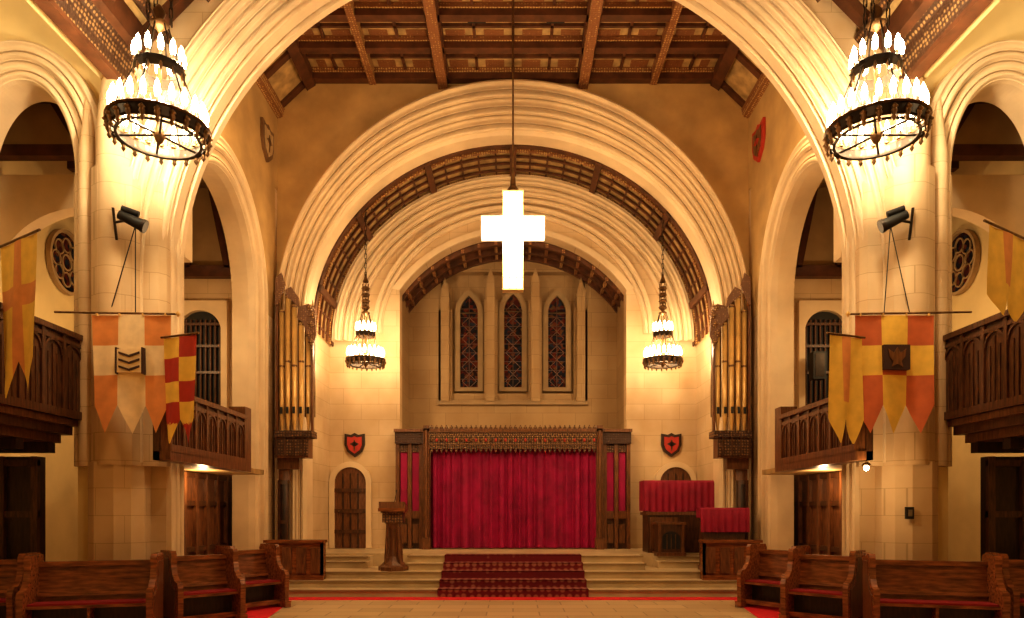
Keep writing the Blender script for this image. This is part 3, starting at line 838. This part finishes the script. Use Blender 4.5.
for sg, fn, z in ((-1, fnY, 5.15), (1, fnYY, 5.25)):
    m = banner(.95, 2.0 if sg < 0 else 1.1, fn, 2)
    m.tube((-.6, 0, .02), (.55, 0, .02), .016, BRONZE, n=8)
    m.build('banner', (sg*6.22, 8.8, z), sg*math.radians(32))

# ---------------------------------------------------------------- pews
def pew(x, y, w, rz, name='pew'):
    m = MB()
    h = w/2
    m.box(-h, h, -.24, .2, .42, .46, WOODR)
    m.box(-h+.05, h-.05, -.22, .12, .46, .485, CUSH)
    m.prism([(.18, .12), (.22, .12), (.32, 1.0), (.27, 1.0)], -h, h, 'x', WOODR)
    m.prism([(.22, .96), (.36, .96), (.36, 1.03), (.22, 1.03)], -h, h, 'x', WOODR)
    m.prism([(.17, .55), (.21, .55), (.215, .6), (.18, .6)], -h, h, 'x', WOODR)
    m.box(-h, h, -.2, -.17, .06, .14, WOODR)
    m.box(-h, h, .0, .03, .1, .42, WOODD)
    prof = [(-.32, 0), (.44, 0), (.44, 1.06), (.4, 1.13), (-.02, 1.13), (-.06, 1.08), (-.06, .92), (-.1, .78), (-.2, .68), (-.3, .66), (-.34, .58)]
    for s in (-1, 1):
        m.prism(prof, s*h-.04, s*h+.04, 'x', WOODR)
        inn = [(-.24, .12), (.36, .12), (.36, 1.02), (.04, 1.02), (.02, .8), (-.06, .62), (-.24, .56)]
        m.prism(inn, s*h+s*.04, s*h+s*.05, 'x', WOODM)
        m.box(s*h-.06, s*h+.06, -.36, .48, 0, .1, WOODR)
    n = max(1, int(w/.6))
    for i in range(n+1):
        xx = -h+w*i/n; m.box(xx-.02, xx+.02, -.2, .15, 0, .42, WOODR)
    m.build(name, (x, y, 0.011), rz)
R_ = math.radians
for sg in (-1, 1):
    pew(sg*5.85, 9.75, 1.55, sg*R_(-16))
    pew(sg*4.85, 11.0, .95, sg*R_(-45))
    pew(sg*4.62, 12.5, .9, sg*R_(-55))
    pew(sg*7.75, 9.9, 1.5, sg*R_(-8))

# choir desks
for sg in (-1, 1):
    m = MB()
    x0, x1 = sorted((sg*5.2, sg*4.0))
    y0 = 14.72
    m.box(x0, x1, y0, y0+.05, .0, .78, WOODR); m.box(x0-.03, x1+.03, y0-.07, y0+.26, .78, .84, WOODR)
    m.box(x0, x0+.06, y0, y0+.24, 0, .8, WOODR); m.box(x1-.06, x1, y0, y0+.24, 0, .8, WOODR)
    k = 4; w = (x1-x0)/k
    for i in range(k):
        m.box(x0+i*w+.05, x0+(i+1)*w-.05, y0-.03, y0+.01, .14, .68, WOODM)
    m.box(x0-.02, x1+.02, y0-.05, y0+.05, 0, .1, WOODR)
    m.build('choir_desk', (0, 0, .301))

# ---------------------------------------------------------------- lectern
m = MB()
m.lathe([(.34, 0), (.34, .08), (.28, .12), (.2, .2), (.14, .3), (.11, .5), (.12, .9), (.16, 1.0), (.2, 1.05)], (0, 0, 0), WOODM, 8, False)
for i in range(4):
    t = PI/4+PI/2*i; m.tube((.22*math.cos(t), .22*math.sin(t), .1), (.16*math.cos(t), .16*math.sin(t), 1.05), .035, WOODM, .03, 8)
m.box(-.22, .22, -.18, .18, 1.05, 1.26, CARVEB)
m.box(-.25, .25, -.21, .21, 1.26, 1.31, WOODM)
m.prism([(-.28, 1.31), (.24, 1.31), (.28, 1.36), (-.26, 1.5)][::-1], -.28, .28, 'x', WOODM)
m.box(-.29, .29, -.3, -.27, 1.29, 1.36, WOODR)
m.tube((.0, 0, 1.4), (.05, .05, 1.72), .008, DARKG, n=6); m.lathe([(0, -.03), (.02, 0), (0, .04)], (.05, .05, 1.74), DARKG, 8)
m.build('lectern', (-2.62, 15.38, .451))

# ---------------------------------------------------------------- organ console with red drape (right)
m = MB()
m.box(-.85, .7, -.25, .45, 0, .95, WOOD)
m.box(-.8, -.15, -.28, -.25, .1, .85, WOODM)
m.box(-.9, .75, -.3, .5, .9, .98, WOODM)
m.box(-.85, .7, .0, .45, .98, 1.68, WOOD)
vs = []; N = 160
for i in range(N+1):
    u = i/N
    x = -.92+1.72*u; a = .018*math.sin(x*40)
    for y, z in ((.5, 1.74), (-.08, 1.74), (-.13+a*.4, 1.68), (-.13+a, 1.35), (-.14+a*1.3, .97+.03*math.sin(x*5))):
        vs.append((x, y, z))
m.add(vs, [(i*5+j, i*5+j+1, i*5+6+j, i*5+5+j) for i in range(N) for j in range(4)], RED, True)
for s, xx in ((-1, -.92), (1, .8)):
    m.box(xx-.005, xx+.005, -.12, .5, 1.0, 1.74, RED)
m.build('organ_console', (4.08, 17.0, .75))
m = MB()
m.box(-.45, .45, 0, .35, 0, 1.25, WOOD); m.box(-.48, .48, -.05, .37, 0, .1, WOODM)
vs = []
for i in range(N+1):
    x = -.53+1.06*i/N; a = .015*math.sin(x*42)
    for y, z in ((.38, 1.37), (-.04, 1.37), (-.08+a*.4, 1.33), (-.08+a, 1.05), (-.09+a*1.3, .84)): vs.append((x, y, z))
m.add(vs, [(i*5+j, i*5+j+1, i*5+6+j, i*5+5+j) for i in range(N) for j in range(4)], RED, True)
m.box(-.51, .51, -.02, .38, 1.15, 1.36, RED)
m.build('draped_music_stand', (4.6, 15.25, .452))
m = MB()
m.box(-.3, .3, -.2, .25, 0.06, .75, WOOD); m.box(-.34, .34, -.24, .28, .72, .78, WOODM); m.box(-.34, .34, -.24, .28, 0, .08, WOODM)
cvv = seg(0, .2, .12, .45); m.prism([(-.2, .16), (.2, .16)]+cvv[::-1], -.215, -.2, 'y', DARKG)
for x in (-.27, .27): m.box(x-.03, x+.03, -.23, -.18, .05, .74, WOODM)
for x in (-.1, 0, .1): m.tube((x, -.22, .16), (x, -.22, .5), .012, BRONZE, n=6)
m.build('wooden_cabinet', (3.66, 16.4, .71))

m = MB(); m.box(-.14, .14, -.12, .12, -.3, .3, DARKG); m.lathe([(.09, 0), (.03, .02)], (0, 0, 0), IRON, 12)
m.box(-.1, .1, -.13, -.12, -.25, .25, IRON); m.tube((0, .1, 0), (0, .43, 0), .02, IRON)
m.build('loudspeaker', (6.72, 15.45, 4.95))
m = MB()
m.lathe([(0, -.04), (.03, -.02), (.04, .015), (.02, .05)], (0, 0, 0), emit('bulb_warm', (1, .8, .45), 25), 12)
m.lathe([(.07, .04), (.05, .07), (.02, .09)], (0, 0, 0), BRONZE, 12); m.tube((0, 0, .08), (0, 0, .12), .01, BRONZE)
m.build('pendant_lamp', (5.22, 10.34, 2.38))
m = MB(); m.box(-.06, .06, -.02, .02, -.09, .09, DARKG); m.box(-.03, .03, -.03, -.02, -.05, .05, SILV); m.build('wall_switch_box', (5.98, 10.56, 1.72))

light('gallery_light', (5.22, 10.2, 2.3), 16, r=.03)
for sg in (-1, 1):
    light('under_gallery_light', (sg*5.85, 13.2, 2.3), 28, r=.06)
    light('aisle_light', (sg*7.6, 14.2, 5.5), 60, r=.15)
    light('aisle_light', (sg*8.3, 13.2, 3.8), 18, r=.1)
light('apse_light', (-1.5, 19.4, 4.2), 16, (1, .62, .28), .08)
light('apse_light', (1.5, 19.4, 4.2), 16, (1, .62, .28), .08)
for sg in (-1, 1):
    light('ceiling_fill', (sg*4.9, 12.4, 9.0), 90, WARM, .1)  # fill added without a fixture, to brighten the coffered ceiling
light('fill_light', (0, 3.0, 10.8), 480, WARM, .3)  # unseen fill lamp added high in the crossing
for sg in (-1, 1): light('fill_light', (sg*8.8, 7.2, 9.5), 300, (1, .80, .48), .2)  # side fill, also added out of view, to brighten the transepts

w = bpy.data.worlds.new('world'); sc.world = w; w.use_nodes = True
w.node_tree.nodes['Background'].inputs[0].default_value = (.5, .35, .2, 1)
w.node_tree.nodes['Background'].inputs[1].default_value = .1

# ---------------------------------------------------------------- camera
cam = bpy.data.cameras.new('camera'); co = bpy.data.objects.new('camera', cam); sc.collection.objects.link(co)
co.location = (0, 0, 1.75); co.rotation_euler = (PI/2, 0, 0)
cam.sensor_width = 36; cam.sensor_fit = 'HORIZONTAL'; cam.lens = 700/1024*36
cam.shift_y = (511-309)/1024; cam.shift_x = -1/1024
cam.clip_start = .05
sc.camera = co
